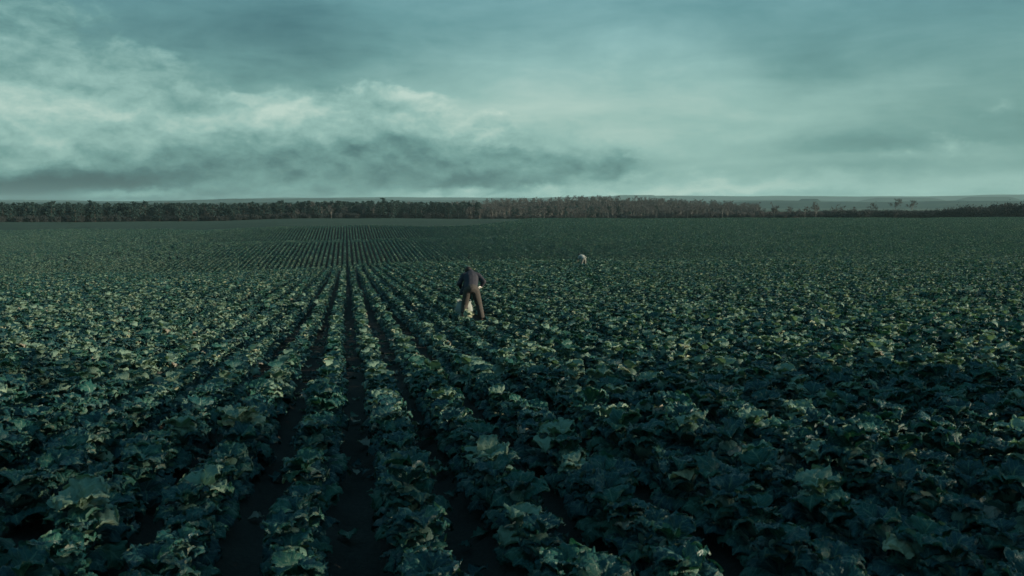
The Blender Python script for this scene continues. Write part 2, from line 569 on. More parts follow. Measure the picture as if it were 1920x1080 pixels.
def leaf_arrays(g, L, W, a0, a1, cup, ruf, ns, nt, tone=0.0, bendp=1.3, drop=0.0):
    """a crinkled cabbage leaf: base at the origin, growing along +Y and up"""
    t = np.linspace(0, 1, nt)
    s = np.linspace(-1, 1, ns)
    ang = R(a0) + (R(a1) - R(a0)) * t ** bendp
    dt = 1.0 / (nt - 1)
    r = np.concatenate([[0], np.cumsum(np.cos((ang[1:] + ang[:-1]) / 2) * dt)]) * L
    z = np.concatenate([[0], np.cumsum(np.sin((ang[1:] + ang[:-1]) / 2) * dt)]) * L
    wd = 0.13 + 0.87 * sstep(t, 0.06, 0.46)
    tip = np.where(t > 0.58, np.sqrt(np.clip(1 - ((t - 0.58) / 0.435) ** 2, 0.0, 1)), 1)
    wd = W * wd * tip
    T, S = np.meshgrid(t, s, indexing='ij')
    wT = wd[:, None]
    p1, p2, p3, p4 = g.uniform(0, 6.28, 4)
    f1 = g.uniform(2.2, 3.6)
    edge = np.abs(S) ** 2.2
    nrm = cup * wT * S ** 2
    nrm += ruf * wT * edge * np.sin(2 * math.pi * f1 * T + np.where(S > 0, p1, p2))
    nrm += 0.40 * ruf * wT * edge * np.sin(2 * math.pi * 2.3 * f1 * T + np.where(S > 0, p2, p3))
    body = sstep(T, 0.12, 0.4)
    nrm += body * 0.010 * np.sin(9 * S + p3 + 3 * T) * np.sin(14 * T + p4)
    nrm += body * 0.008 * np.sin(17 * S + p1 + 9 * T) * np.sin(23 * T + p2 - 6 * S)
    nrm += 0.05 * wT * np.abs(S) * body                     # folded a little along the midrib
    lat = S * wT * (1 - 0.10 * np.abs(cup) * S ** 2)
    along = 0.03 * W * edge * np.sin(2 * math.pi * 1.7 * f1 * T + p4) - 0.55 * W * S ** 2 * sstep(T, 0.62, 1.0)
    ca, sa = np.cos(ang)[:, None], np.sin(ang)[:, None]
    X = lat
    Y = r[:, None] + along * ca - nrm * sa
    Z = z[:, None] + along * sa + nrm * ca - drop * edge * body
    V = np.stack([X, Y, Z], -1).reshape(-1, 3)
    ii, jj = np.meshgrid(np.arange(nt - 1), np.arange(ns - 1), indexing='ij')
    F = np.stack([ii * ns + jj, ii * ns + jj + 1, (ii + 1) * ns + jj + 1, (ii + 1) * ns + jj], -1).reshape(-1, 4)
    uv = np.stack([(S * 0.5 + 0.5), T], -1).reshape(-1, 2)
    return V, F, uv, np.full(len(V), tone)


def head_arrays(g, rad, nu, nv, tone):
    """the closed heart: overlapping wrapped leaves seen as low steps on a ball"""
    u = np.linspace(0, 2 * math.pi, nu, endpoint=False)
    vv = np.linspace(0.04, math.pi * 0.93, nv)
    U, Vv = np.meshgrid(u, vv)
    ph = g.uniform(0, 6.28)
    step = 0.05 * np.abs(np.sin(1.5 * U + 1.2 * Vv + ph)) + 0.03 * np.sin(3 * U - 2.1 * Vv + ph)
    step += 0.015 * np.sin(11 * U + 5 * Vv) * np.sin(7 * Vv)
    rr = rad * (1 + step)
    X, Y, Z = rr * np.sin(Vv) * np.cos(U), rr * np.sin(Vv) * np.sin(U), 0.86 * rr * np.cos(Vv)
    Vt = np.stack([X, Y, Z], -1).reshape(-1, 3)
    ii, jj = np.meshgrid(np.arange(nv - 1), np.arange(nu), indexing='ij')
    j2 = (jj + 1) % nu
    F = np.stack([ii * nu + jj, (ii + 1) * nu + jj, (ii + 1) * nu + j2, ii * nu + j2], -1).reshape(-1, 4)
    uv = np.stack([np.abs(np.mod(U * 1.5 / math.pi, 1.0)), 1 - Vv / math.pi], -1).reshape(-1, 2)
    return Vt, F, uv, np.full(len(Vt), tone)


KINDS = {  # L, W, a0, a1, cup, ruffle, drop
    'outer': (0.25, 0.112, 58, -80, -0.22, 0.10, 0.02),
    'middle': (0.22, 0.108, 80, -84, -0.20, 0.10, 0.0),
    'inner': (0.20, 0.100, 84, -46, -0.05, 0.10, 0.0),
}


def rand_leaf(g, kind, ns, nt, tone):
    L, W, a0, a1, cup, ruf, drop = KINDS[kind]
    j = lambda x, d: x * g.uniform(1 - d, 1 + d)
    return leaf_arrays(g, j(L, 0.14), j(W, 0.14), a0 + g.uniform(-9, 9), a1 + g.uniform(-26, 22), j(cup, 0.5), j(ruf, 0.35),
                       ns, nt, tone, g.uniform(1.0, 1.7), j(drop, 0.6))


def plant_recipe(g):
    """leaf placements of one plant: kind, turn, tilt, roll, lift, radius, scale"""
    out = []
    a = g.uniform(0, 6.28)
    for kind, n, z0, rad in (('outer', 8, 0.075, 0.025), ('middle', 7, 0.205, 0.015), ('inner', 4, 0.285, 0.012)):
        for i in range(n):
            a += 2 * math.pi / n + g.uniform(-0.22, 0.22)
            out.append((kind, a, g.uniform(-0.16, 0.16), g.uniform(-0.25, 0.25), z0 + g.uniform(-0.02, 0.03), rad,
                        g.uniform(0.86, 1.14)))
        a += 0.4
    return out


def placement(turn, tilt, roll, lift, rad, sc):
    return (Matrix.Rotation(-turn, 4, 'Z') @ Matrix.Translation((0, rad, lift)) @ Matrix.Rotation(tilt, 4, 'X')
            @ Matrix.Rotation(roll, 4, 'Y') @ Matrix.Scale(sc, 4))


def tone_pick(g):
    x = g.random()
    return 0.97 if x < 0.010 else 0.74 if x < 0.026 else g.uniform(0.34, 0.5) if x < 0.17 else 0.0  # random tan, yellow and pale leaves; the latter two also imitate sunlit flecks


def joined_plant(g, res, head_res, skip=0.0):
    whole = g.uniform(0.36, 0.5) if g.random() < 0.06 else 0.0
    Vs, Fs, Us, Ts, n0 = [], [], [], [], 0
    for kind, turn, tilt, roll, lift, rad, sc in plant_recipe(g):
        if g.random() < skip:
            continue
        V, F, uv, tn = rand_leaf(g, kind, res[0], res[1], max(whole, tone_pick(g)))
        M = np.array(placement(turn, tilt, roll, lift, rad, sc))
        V = V @ M[:3, :3].T + M[:3, 3]
        Vs.append(V); Fs.append(F + n0); Us.append(uv); Ts.append(tn)
        n0 += len(V)
    V, F, uv, tn = head_arrays(g, 0.095, head_res[0], head_res[1], 0.4)
    V = V + np.array([0, 0, 0.27])
    Vs.append(V); Fs.append(F + n0); Us.append(uv); Ts.append(tn)
    return np.vstack(Vs), np.vstack(Fs), np.vstack(Us), np.concatenate(Ts)


def row_segment(g, res, n, gap):
    Vs, Fs, Us, Ts, n0 = [], [], [], [], 0
    for i in range(n):
        V, F, uv, tn = joined_plant(g, res, (5, 4), 0.12)
        sc = g.uniform(0.82, 1.12)
        a = g.uniform(0, 6.28)
        Rm = np.array([[math.cos(a), -math.sin(a), 0], [math.sin(a), math.cos(a), 0], [0, 0, 1]])
        V = (V * sc) @ Rm.T + np.array([g.normal(0, 0.025), (i - (n - 1) / 2) * gap + g.normal(0, 0.04), 0])
        Vs.append(V); Fs.append(F + n0); Us.append(uv); Ts.append(tn)
        n0 += len(V)
    return np.vstack(Vs), np.vstack(Fs), np.vstack(Us), np.concatenate(Ts)


# ------------------------------------------------------------------ where the plants stand
GAP_Y = 0.335
MAN_X, MAN_Y = 3.66, 26.3


def row_x(k):
    return GAP0 + ROW * (k + 0.5)


plants = []         # x, y, row
g = np.random.default_rng(5)
half = R(30) + R(4)
for kk in range(-330, 520):
    xr = row_x(kk)
    n = int(345 / GAP_Y)
    ys = np.arange(n) * GAP_Y + g.uniform(0, GAP_Y) + 1.2
    ys = ys + g.normal(0, 0.035, n)
    xs = xr + g.normal(0, 0.016, n) + 0.022 * np.sin(ys * 0.21 + kk * 1.7)
    a = np.arctan2(xs, ys) - YAW
    keep = (np.abs(a) < half) | ((np.hypot(xs, ys) < 16) & (ys > 1.2) & (np.abs(a) < R(62)))
    keep &= field_mask(xs, ys) & (g.random(n) > 0.02 + 0.10 * (np.sin(xs * 0.9 + 2) * np.sin(ys * 0.31 + 1) > 0.86))
    # clear ground round the workers
    keep &= ~((np.abs(xs - MAN_X * (0.1 + 0.9 * ys / MAN_Y) - 0.05) < 0.48) & (np.abs(ys - MAN_Y + 1.0) < 1.8))
    for x, y in zip(xs[keep], ys[keep]):
        plants.append((x, y, kk))
plants = np.array(plants)
PX = np.stack([plants[:, 0], plants[:, 1], ground_z(plants[:, 0], plants[:, 1]) + 0.27], -1)
u_, v_, d_ = project(PX)
inframe = (u_ > -25) & (u_ < 1945) & (v_ < 1240) & (d_ > 0.5)
order = np.argsort(np.where(inframe, d_, 1e9))
near_ids = order[:300]
is_near = np.zeros(len(plants), dtype=bool)
is_near[near_ids] = True

# ------------------------------------------------------------------ the nearest 300 cabbages, one by one
g = np.random.default_rng(21)


def leaf_pool(kind, tone, n, ns=15, nt=17):
    return [mesh_from('leaf_%s' % kind, *rand_leaf(g, kind, ns, nt, tone)[:2], mat=LEAF,
                      **dict(zip(('uv', 'tone'), rand_leaf_uv(ns, nt, tone)))) for _ in range(n)]


def rand_leaf_uv(ns, nt, tone):
    T, S = np.meshgrid(np.linspace(0, 1, nt), np.linspace(-1, 1, ns), indexing='ij')
    return np.stack([S * 0.5 + 0.5, T], -1).reshape(-1, 2), np.full(ns * nt, tone)


POOL = {('outer', 0.0): leaf_pool('outer', 0.0, 26), ('middle', 0.0): leaf_pool('middle', 0.0, 22),
        ('inner', 0.0): leaf_pool('inner', 0.0, 10), ('inner', 0.5): leaf_pool('inner', 0.5, 5)}
for tn in (0.5, 0.74, 0.97):
    POOL[('outer', tn)] = leaf_pool('outer', tn, 6)
    POOL[('middle', tn)] = leaf_pool('middle', tn, 6)
HEADS = []
for i in range(5):
    V, F, uv, tn = head_arrays(g, 0.10, 22, 14, 0.37)
    HEADS.append(mesh_from('heart', V, F, LEAF, uv=uv, tone=tn))

ORD = ['first', 'second', 'third', 'fourth', 'fifth', 'sixth', 'seventh', 'eighth', 'ninth', 'tenth', 'eleventh', 'twelfth']
MAN_GAP = round((MAN_X - GAP0) / ROW)       # rows k < MAN_GAP lie on the man's left


def row_words(k):
    if k < MAN_GAP:
        i, side = MAN_GAP - 1 - k, 'left'
    else:
        i, side = k - MAN_GAP, 'right'
    if i < len(ORD):
        return "in %s row on the stooping man's %s" % (ORD[i], side)
    return "in rows far to the stooping man's %s" % side


LOOKS = [('plain', 0.60), ('yellow', 0.09), ('tan', 0.09), ('heart', 0.05), ('pale', 0.17)]
PHRASE = {'plain': 'dark green cabbage with ruffled leaves', 'yellow': 'green cabbage with a yellowed leaf',
          'tan': 'green cabbage with a withered tan leaf', 'heart': 'green cabbage with pale round heart showing',
          'pale': 'green cabbage with paler upper leaves'}
for pid in near_ids:
    x, y, kk = plants[pid]
    kk = int(kk)
    sc = float(np.clip(g.normal(1.0, 0.11), 0.74, 1.24))
    look = g.choice([a for a, _ in LOOKS], p=[b for _, b in LOOKS])
    if d_[pid] < 5.2:                                  # the plants at the camera's feet are ordinary ones
        sc = min(sc, 0.98)
        look = 'plain' if look == 'pale' else look
    root = bpy.data.objects.new('cabbage', None)
    root.empty_display_size = 0.1
    COL.objects.link(root)
    root.location = (x, y, gz(x, y) + 0.045)
    root.rotation_euler = (g.normal(0, 0.09), g.normal(0, 0.09), g.uniform(0, 6.28))
    root.scale = (sc * 1.01, sc * 1.01, sc * g.uniform(0.92, 1.12))
    size = 'large ' if sc > 1.10 else 'small ' if sc < 0.9 else ''
    tag(root, size + PHRASE[look] + ' ' + row_words(kk), 'cabbage', 'cabbages planted in rows')
    rec = plant_recipe(g)
    special = set()
    if look in ('yellow', 'tan', 'pale'):
        idx = [i for i, q in enumerate(rec) if q[0] == ('middle' if look == 'pale' else g.choice(['outer', 'middle']))]
        special = set(g.choice(idx, 1 if look != 'pale' else 3, replace=False)) if idx else set()
    for i, (kind, turn, tilt, roll, lift, rad, s1) in enumerate(rec):
        if look == 'heart' and kind == 'inner' and i % 2:
            continue
        tn = 0.0
        if i in special:
            tn = {'yellow': 0.74, 'tan': 0.97, 'pale': 0.5}[look]
        elif look == 'pale' and kind == 'inner':
            tn = 0.5
        pool = POOL[(kind, tn)]
        lf = bpy.data.objects.new('leaf', pool[g.integers(len(pool))])
        COL.objects.link(lf)
        lf.parent = root
        M = placement(turn, tilt, roll, lift, rad, s1)
        if g.random() < 0.5:                          # mirrored leaves double the number of shapes
            M = M @ Matrix.Diagonal((-1, 1, 1, 1))
        lf.matrix_basis = M
    hd = bpy.data.objects.new('heart', HEADS[g.integers(len(HEADS))])
    COL.objects.link(hd)
    hd.parent = root
    hd.location = (0, 0, 0.265 if look == 'heart' else 0.25)
    hd.rotation_euler = (g.normal(0, 0.2), g.normal(0, 0.2), g.uniform(0, 6.28))
    q = 0.98 if look == 'heart' else 0.80
    hd.scale = (q, q, q)


# ------------------------------------------------------------------ scatter of everything past counting
def scatter(name, templates, pts, rots, scls, idx, kind='stuff'):
    """one object: a cloud of points that carries one of the template meshes on each point"""
    src = bpy.data.collections.new(name + '_shapes')
    for i, me in enumerate(templates):
        src.objects.link(bpy.data.objects.new('%s_shape_%03d' % (name, i), me))
    pm = bpy.data.meshes.new(name)
    pm.from_pydata([tuple(p) for p in pts], [], [])
    for nm, tp, arr in (('rot', 'FLOAT_VECTOR', rots), ('scl', 'FLOAT_VECTOR', scls)):
        pm.attributes.new(nm, tp, 'POINT').data.foreach_set('vector', np.asarray(arr, dtype=np.float32).ravel())
    pm.attributes.new('idx', 'INT', 'POINT').data.foreach_set('value', np.asarray(idx, dtype=np.int32))
    ob = link(name, pm)
    ng = bpy.data.node_groups.new(name + '_scatter', 'GeometryNodeTree')
    ng.interface.new_socket('Geometry', in_out='INPUT', socket_type='NodeSocketGeometry')
    ng.interface.new_socket('Geometry', in_out='OUTPUT', socket_type='NodeSocketGeometry')
    N = ng.nodes
    gi, go = N.new('NodeGroupInput'), N.new('NodeGroupOutput')
    ci = N.new('GeometryNodeCollectionInfo')
    ci.inputs['Collection'].default_value = src
    ci.inputs['Separate Children'].default_value = True
    ci.inputs['Reset Children'].default_value = True
    ip = N.new('GeometryNodeInstanceOnPoints')
    ip.inputs['Pick Instance'].default_value = True
    def named(nm, tp):
        nd = N.new('GeometryNodeInputNamedAttribute')
        nd.data_type = tp
        nd.inputs['Name'].default_value = nm
        return nd.outputs['Attribute']
    L = ng.links.new
    L(gi.outputs[0], ip.inputs['Points'])
    L(ci.outputs[0], ip.inputs['Instance'])
    L(named('idx', 'INT'), ip.inputs['Instance Index'])
    e2r = N.new('FunctionNodeEulerToRotation')
    L(named('rot', 'FLOAT_VECTOR'), e2r.inputs[0])
    L(e2r.outputs[0], ip.inputs['Rotation'])
    L(named('scl', 'FLOAT_VECTOR'), ip.inputs['Scale'])
    L(ip.outputs[0], go.inputs[0])
    ob.modifiers.new('scatter', 'NODES').node_group = ng
    ob['kind'] = kind
    return ob


g = np.random.default_rng(33)
shapes = []
PLAIN_SHAPE = 0
for i in range(12):                                    # 0..11 full plants
    V, F, uv, tn = joined_plant(g, (8, 9), (12, 8))
    if i == PLAIN_SHAPE:
        tn = tn * 0.0
    shapes.append(mesh_from('cabbage_full', V, F, LEAF, uv=uv, tone=tn))
for i in range(14):                                    # 12..25 plain plants
    V, F, uv, tn = joined_plant(g, (5, 5), (7, 5))
    shapes.append(mesh_from('cabbage_plain', V, F, LEAF, uv=uv, tone=tn))
for i in range(30):                                    # 26..55 stretches of row
    V, F, uv, tn = row_segment(g, (3, 4), 4, GAP_Y)
    shapes.append(mesh_from('cabbage_stretch', V, F, LEAF, uv=uv, tone=tn))

far = plants[~is_near]
rad = np.hypot(far[:, 0], far[:, 1])
singles = far[rad < 128]
rs = np.hypot(singles[:, 0], singles[:, 1])
ns = len(singles)
pts = np.stack([singles[:, 0], singles[:, 1], ground_z(singles[:, 0], singles[:, 1]) + 0.05], -1)
rots = np.stack([g.normal(0, 0.09, ns), g.normal(0, 0.09, ns), g.uniform(0, 6.28, ns)], -1)
sc = np.clip(g.normal(1.0, 0.10, ns), 0.75, 1.22)
patch = 1 + 0.09 * np.sin(singles[:, 0] * 0.37 + 1.1) * np.sin(singles[:, 1] * 0.23) + 0.07 * np.sin(singles[:, 0] * 0.11 - singles[:, 1] * 0.09)
sc = sc * patch
wide = 1.01 - 0.12 * sstep(rs, 7, 32)
scl = np.stack([sc * wide, sc * wide, sc * g.uniform(0.90, 1.12, ns)], -1)
idx = np.where(rs < 42, g.integers(0, 12, ns), g.integers(12, 26, ns))
idx[rs < 6] = PLAIN_SHAPE                               # just below the frame: ordinary plants
seg_p, seg_r = [], []
for kk in range(-330, 520):
    ys = np.arange(80, 345, GAP_Y * 4) + g.uniform(0, 1.7)
    xs = np.full_like(ys, row_x(kk))
    a = np.arctan2(xs, ys) - YAW
    keep = (np.abs(a) < half) & field_mask(xs, ys) & (np.hypot(xs, ys) >= 128) & (g.random(len(ys)) > 0.015)
    for x, y in zip(xs[keep], ys[keep]):
        seg_p.append((x + g.normal(0, 0.015), y))
seg_p = np.array(seg_p)
sz = ground_z(seg_p[:, 0], seg_p[:, 1])
slope = (ground_z(seg_p[:, 0], seg_p[:, 1] + 0.5) - ground_z(seg_p[:, 0], seg_p[:, 1] - 0.5))
nsg = len(seg_p)
seg_r = np.stack([np.arctan(slope), np.zeros(nsg), np.where(g.random(nsg) < 0.5, 0.0, math.pi)], -1)
seg_r[:, 0] *= np.where(seg_r[:, 2] > 1, -1, 1)
pts = np.vstack([pts, np.column_stack([seg_p, sz + 0.05])])
rots = np.vstack([rots, seg_r])
sg = np.clip(g.normal(1.0, 0.08, nsg), 0.8, 1.2)
scl = np.vstack([scl, np.stack([sg * 0.82, np.ones(nsg), sg], -1)])
idx = np.concatenate([idx, g.integers(26, 56, nsg)])
scatter('cabbage_rows', shapes, pts, rots, scl, idx)
print('cabbages', len(plants), 'singles', ns, 'segments', nsg, 'near dist', d_[near_ids].max())

# fallen leaves in the furrows
g = np.random.default_rng(51)
lit = []
for i in range(8):
    V, F, uv, tn = leaf_arrays(g, 0.24, 0.10, 12, -14, 0.35, 0.28, 7, 8, [0.0, 0.97, 0.0, 0.2, 0.0, 0.4, 0.0, 0.0][i])
    lit.append(mesh_from('fallen_leaf', V, F, LEAF, uv=uv, tone=tn))
nl = 1500
rr = 3.2 + 22 * np.sqrt(g.random(nl))
aa = YAW + g.uniform(-R(33), R(33), nl)
x, y = rr * np.sin(aa), rr * np.cos(aa)
x = GAP0 + ROW * np.round((x - GAP0) / ROW) + g.normal(0, 0.09, nl)
pts = np.stack([x, y, ground_z(x, y) + 0.0], -1)
sc = g.uniform(0.4, 0.8, nl)
scatter('fallen_leaves', lit, pts, np.stack([g.normal(0, 0.2, nl), g.normal(0, 0.2, nl), g.uniform(0, 6.28, nl)], -1),
        np.stack([sc, sc, sc], -1), g.integers(0, 8, nl))


# ------------------------------------------------------------------ trees of the wood edge
NEEDLE = simple_mat('pine_needles', (0.011, 0.033, 0.031), 0.8, 0.5, 1.5)
BARK_DARK = simple_mat('dark_bark', (0.055, 0.045, 0.038), 0.9, 0.4, 4)
BARK_PALE = simple_mat('pale_bark', (0.17, 0.16, 0.145), 0.85, 0.35, 4)
TWIG = simple_mat('bare_twigs', (0.070, 0.068, 0.066), 0.9, 0.4, 1.2)
TWIG_RED = simple_mat('brown_twigs', (0.058, 0.054, 0.053), 0.9, 0.4, 1.2)
TWIG_DARK = simple_mat('dark_thorn_twigs', (0.024, 0.029, 0.030), 0.9, 0.4, 1.2)


def tube(P, Q, r0, r1, n=5):
    P, Q = np.array(P, float), np.array(Q, float)
    d = Q - P
    d /= np.linalg.norm(d) + 1e-9
    a = np.cross(d, [0.3, 0.9, 0.2]); a /= np.linalg.norm(a) + 1e-9
    b = np.cross(d, a)
    th = np.arange(n) * 2 * math.pi / n
    ring = np.cos(th)[:, None] * a + np.sin(th)[:, None] * b
    V = np.vstack([P + ring * r0, Q + ring * r1])
    F = [(i, (i + 1) % n, n + (i + 1) % n, n + i) for i in range(n)]
    return V, F


def gather(parts):
    Vs, Fs, n0 = [], [], 0
    for V, F in parts:
        Vs.append(V)
        Fs += [tuple(i + n0 for i in f) for f in F]
        n0 += len(V)
    return np.vstack(Vs), Fs


def quads(g, centres, size, flat=1.0):
    """small randomly turned faces, one round each centre"""
    n = len(centres)
    a = g.normal(size=(n, 3)); a[:, 2] *= flat
    a /= np.linalg.norm(a, axis=1)[:, None]
    b = np.cross(a, g.normal(size=(n, 3)))
    b /= np.linalg.norm(b, axis=1)[:, None]
    s = size * g.uniform(0.6, 1.4, (n, 1))
    V = np.stack([centres - a * s, centres + b * s * 0.55, centres + a * s, centres - b * s * 0.55], 1).reshape(-1, 3)
    return V, [(4 * i, 4 * i + 1, 4 * i + 2, 4 * i + 3) for i in range(n)]


def pine(g):
    H = 8.6
    tr, cl = [], []
    bend = g.normal(0, 0.12, 2)
    tr.append(tube((0, 0, -0.3), (bend[0], bend[1], H * 0.55), 0.17, 0.11))
    tr.append(tube((bend[0], bend[1], H * 0.55), (bend[0] * 1.5, bend[1] * 1.5, H * 0.97), 0.11, 0.02))
    base = g.uniform(0.03, 0.16)
    top_round = g.uniform(0.45, 0.9)
    for i in range(34):
        t = base + (0.98 - base) * (i + g.random()) / 34
        a = g.uniform(0, 6.28)
        reach = 2.0 * g.uniform(0.55, 1.15) * (1 - ((t - 0.38) / 0.66) ** 2 if t > 0.38 else 0.75 + 0.65 * t) ** top_round
        reach = max(reach, 0.18)
        z = t * H
        tip = np.array([math.cos(a) * reach, math.sin(a) * reach, z + g.uniform(-0.35, 0.35)])
        st = np.array([bend[0], bend[1], z - 0.2])
        tr.append(tube(st, tip, 0.035, 0.008, 3))
        for q in np.linspace(0.35, 1.0, 3):
            c = st + (tip - st) * q
            cl.append(c + g.normal(0, 1, (9, 3)) * np.array([0.27, 0.27, 0.16]))
    return gather(tr), quads(g, np.vstack(cl), 0.27, 0.5)


def bare_tree(g, H, spread, pale):
    tr, tw = [], []

    def grow(p, d, ln, r, lev):
        q = p + d * ln
        (tr if lev < 2 else tw).append(tube(p, q, r, r * 0.6, 5 if lev == 0 else 3))
        if lev >= 4:
            return
        for i in range(int(g.integers(3, 5)) if lev else 6):
            f = g.uniform(0.30, 1.0)
            nd = d + g.normal(0, spread, 3) * (1.0 if lev else 0.9)
            nd[2] = abs(nd[2]) * 0.75 + 0.2
            nd /= np.linalg.norm(nd)
            grow(p + d * ln * f, nd, ln * g.uniform(0.40, 0.62), r * 0.45, lev + 1)
    d0 = np.array([g.normal(0, 0.04), g.normal(0, 0.04), 1.0])
    grow(np.array([0, 0, -0.2]), d0 / np.linalg.norm(d0), H * 0.62, 0.13, 0)
    ends = np.vstack([V[3:] for V, _ in tw])
    V2, F2 = quads(g, ends[g.integers(0, len(ends), 420)] + g.normal(0, 0.18, (420, 3)), 0.20, 1.0)
    twv, twf = gather([(V * 1.0, F) for V, F in tw] + [(V2, F2)])
    return gather(tr), (twv, twf)


def shrub(g, H):
    tr, tw = [], []
    for i in range(9):
        a = g.uniform(0, 6.28)
        d = np.array([math.cos(a) * 0.45, math.sin(a) * 0.45, 1.0]) * g.uniform(0.7, 1.0)
        p = np.array([math.cos(a) * 0.3, math.sin(a) * 0.3, -0.2])
        e = p + d * H * 0.75
        tr.append(tube(p, e, 0.06, 0.02, 4))
        for q in np.linspace(0.15, 1.05, 7):
            tw.append(p + (e - p) * q + g.normal(0, 1, (16, 3)) * np.array([0.42, 0.42, 0.34]) * (H / 4))
    return gather(tr), quads(g, np.vstack(tw), 0.22 * H / 4, 1.3)


g = np.random.default_rng(77)
MODELS = {}


def add_models(key, fn, n, bark, leafm):
    MODELS[key] = []
    for i in range(n):
        (tv, tf), (cv_, cf) = fn()
        t_me = mesh_from(key + '_trunk', tv, tf, bark)
        c_me = mesh_from(key + '_crown', cv_, cf, leafm, smooth=False)
        j = mesh_from(key + '_whole', np.vstack([tv, cv_]), list(tf) + [tuple(i_ + len(tv) for i_ in f) for f in cf], bark, smooth=False)
        j.materials.append(leafm)
        mi = np.zeros(len(j.polygons), dtype=np.int32)
        mi[len(tf):] = 1
        j.polygons.foreach_set('material_index', mi)
        MODELS[key].append((t_me, c_me, j))


add_models('pine', lambda: pine(g), 7, BARK_DARK, NEEDLE)
add_models('birch', lambda: bare_tree(g, 8.4, 0.42, True), 5, BARK_PALE, TWIG)
add_models('bush', lambda: shrub(g, 4.6), 5, BARK_DARK, TWIG_RED)
add_models('thorn', lambda: shrub(g, 5.2), 5, BARK_DARK, TWIG_DARK)

TREE_TXT = {
    'pine': ('pine_tree', 'dark evergreen pine in the front line of the wood across the field', 'tree', 'pines along the wood edge'),
    'birch': ('bare_tree', 'leafless pale-stemmed tree standing before the low brown hill', 'tree', 'bare trees along the field edge'),
    'bush': ('brown_bush', 'brown leafless bush in the scrub beyond the bare trees', 'bush', 'brown bushes along the field edge'),
    'thorn': ('thorn_bush', 'dark thorn bush in the hedge below the far flat-topped hill', 'bush', 'dark bushes of the far hedge'),
}


def polar(px, r):
    a = YAW + math.atan((px - 960) / F_PX)
    return r * math.sin(a), r * math.cos(a)


def plant_tree(key, px, r, sc, sink=0.0):
    x, y = polar(px, r)
    nm, lab, cat, grp = TREE_TXT[key]
    root = bpy.data.objects.new(nm, None)
    root.empty_display_size = 0.5
    COL.objects.link(root)
    root.location = (x, y, gz(x, y) - sink)
    root.rotation_euler = (0, 0, g.uniform(0, 6.28))
    root.scale = (sc * g.uniform(0.85, 1.15), sc * g.uniform(0.85, 1.15), sc)
    size = 'tall ' if sc > 0.97 else 'short ' if sc < 0.78 else ''
    tag(root, size + lab, cat, grp)
    t_me, c_me, _ = MODELS[key][g.integers(len(MODELS[key]))]
    link('trunk', t_me, root)
    link('crown', c_me, root)
    return root


# the wood's edge from pixel columns of the photograph, each at its own distance
px = -60.0
while px < 868:
    key = 'pine' if g.random() < 0.86 or px < 300 else 'birch'
    plant_tree(key, px, 452 + g.normal(0, 5), float(np.clip(g.normal(0.84, 0.17), 0.48, 1.2)) * (0.86 if key == 'birch' else 1))
    px += g.uniform(6.0, 11.5)
while px < 1295:
    key = 'birch' if g.random() < 0.8 else 'pine' if px < 1130 else 'bush'
    plant_tree(key, px, 452 + g.normal(0, 6), float(g.uniform(0.55, 0.82)) * (1.3 if key == 'bush' else 1))
    px += g.uniform(5.5, 9.5)
while px < 1560:
    plant_tree('bush' if g.random() < 0.75 else 'birch', px, 448 + g.normal(0, 6), float(g.uniform(0.6, 1.0)))
    px += g.uniform(7.5, 12)
while px < 1990:
    plant_tree('thorn', px, 440 + g.normal(0, 6), float(g.uniform(0.65, 0.95)) * (1 + 0.6 * float(sstep(px, 1700, 1900))))
    px += g.uniform(7, 11)
for px, s in ((1573, 0.8), (1638, 1.0), (1676, 1.2), (1706, 1.1)):
    o = plant_tree('birch', px, 520, 1.0 * s)
    o['label'] = 'lone bare tree rising above the dark hedge'
    o['group'] = 'lone trees above the hedge'

# bare trees added out of view, sunward, to throw shade on the near rows
rgt, fw = Vector((math.cos(YAW), -math.sin(YAW), 0)), Vector((math.sin(YAW), math.cos(YAW), 0))
belt = [(26, -11, 1.15), (24, -9, 1.0), (27, -7.4, 1.2), (25, -5.2, 0.9), (28, -3.4, 1.1), (24, -1.6, 1.0), (27, 0.2, 1.1),
        (25, 2.6, 0.85), (29, 4.2, 1.05), (26, 6.4, 0.62), (30, 7.6, 0.8), (27, 9.8, 0.5), (33, 12.0, 0.6), (38, 17.0, 0.7), (46, 26.0, 0.8)]
for i, (bx, by, bs) in enumerate(belt):
    q = rgt * bx + fw * by
    t_me, c_me, _ = MODELS['birch'][i % 5]
    root = bpy.data.objects.new('bare_tree', None)
    COL.objects.link(root)
    root.location = (q.x, q.y, gz(q.x, q.y))
    root.rotation_euler = (0, 0, g.uniform(0, 6.28))
    root.scale = (bs, bs, bs)
    tag(root, 'added unseen bare tree that shades the near cabbage rows', 'tree', 'added bare trees shading the near rows')
    link('trunk', t_me, root)
    link('crown', c_me, root)

# the depth of the wood behind its edge, and the brown wood on the low hill
order_ = ['pine', 'birch', 'bush', 'thorn']
temp = [m3[2] for kx in order_ for m3 in MODELS[kx]]
off = {'pine': (0, 7), 'birch': (7, 12), 'bush': (12, 17), 'thorn': (17, 22)}
pt, rt, st, it = [], [], [], []


def fill(n, px0, px1, r0, r1, weights, s0, s1):
    for i in range(n):
        p_ = g.uniform(px0, px1)
        r_ = g.uniform(r0, r1)
        x, y = polar(p_, r_)
        key = g.choice(list(weights), p=list(weights.values()))
        s = g.uniform(s0, s1)
        pt.append((x, y, gz(x, y) - 0.1)); rt.append((0, 0, g.uniform(0, 6.28))); st.append((s, s, s))
        it.append(int(g.integers(*off[key])))


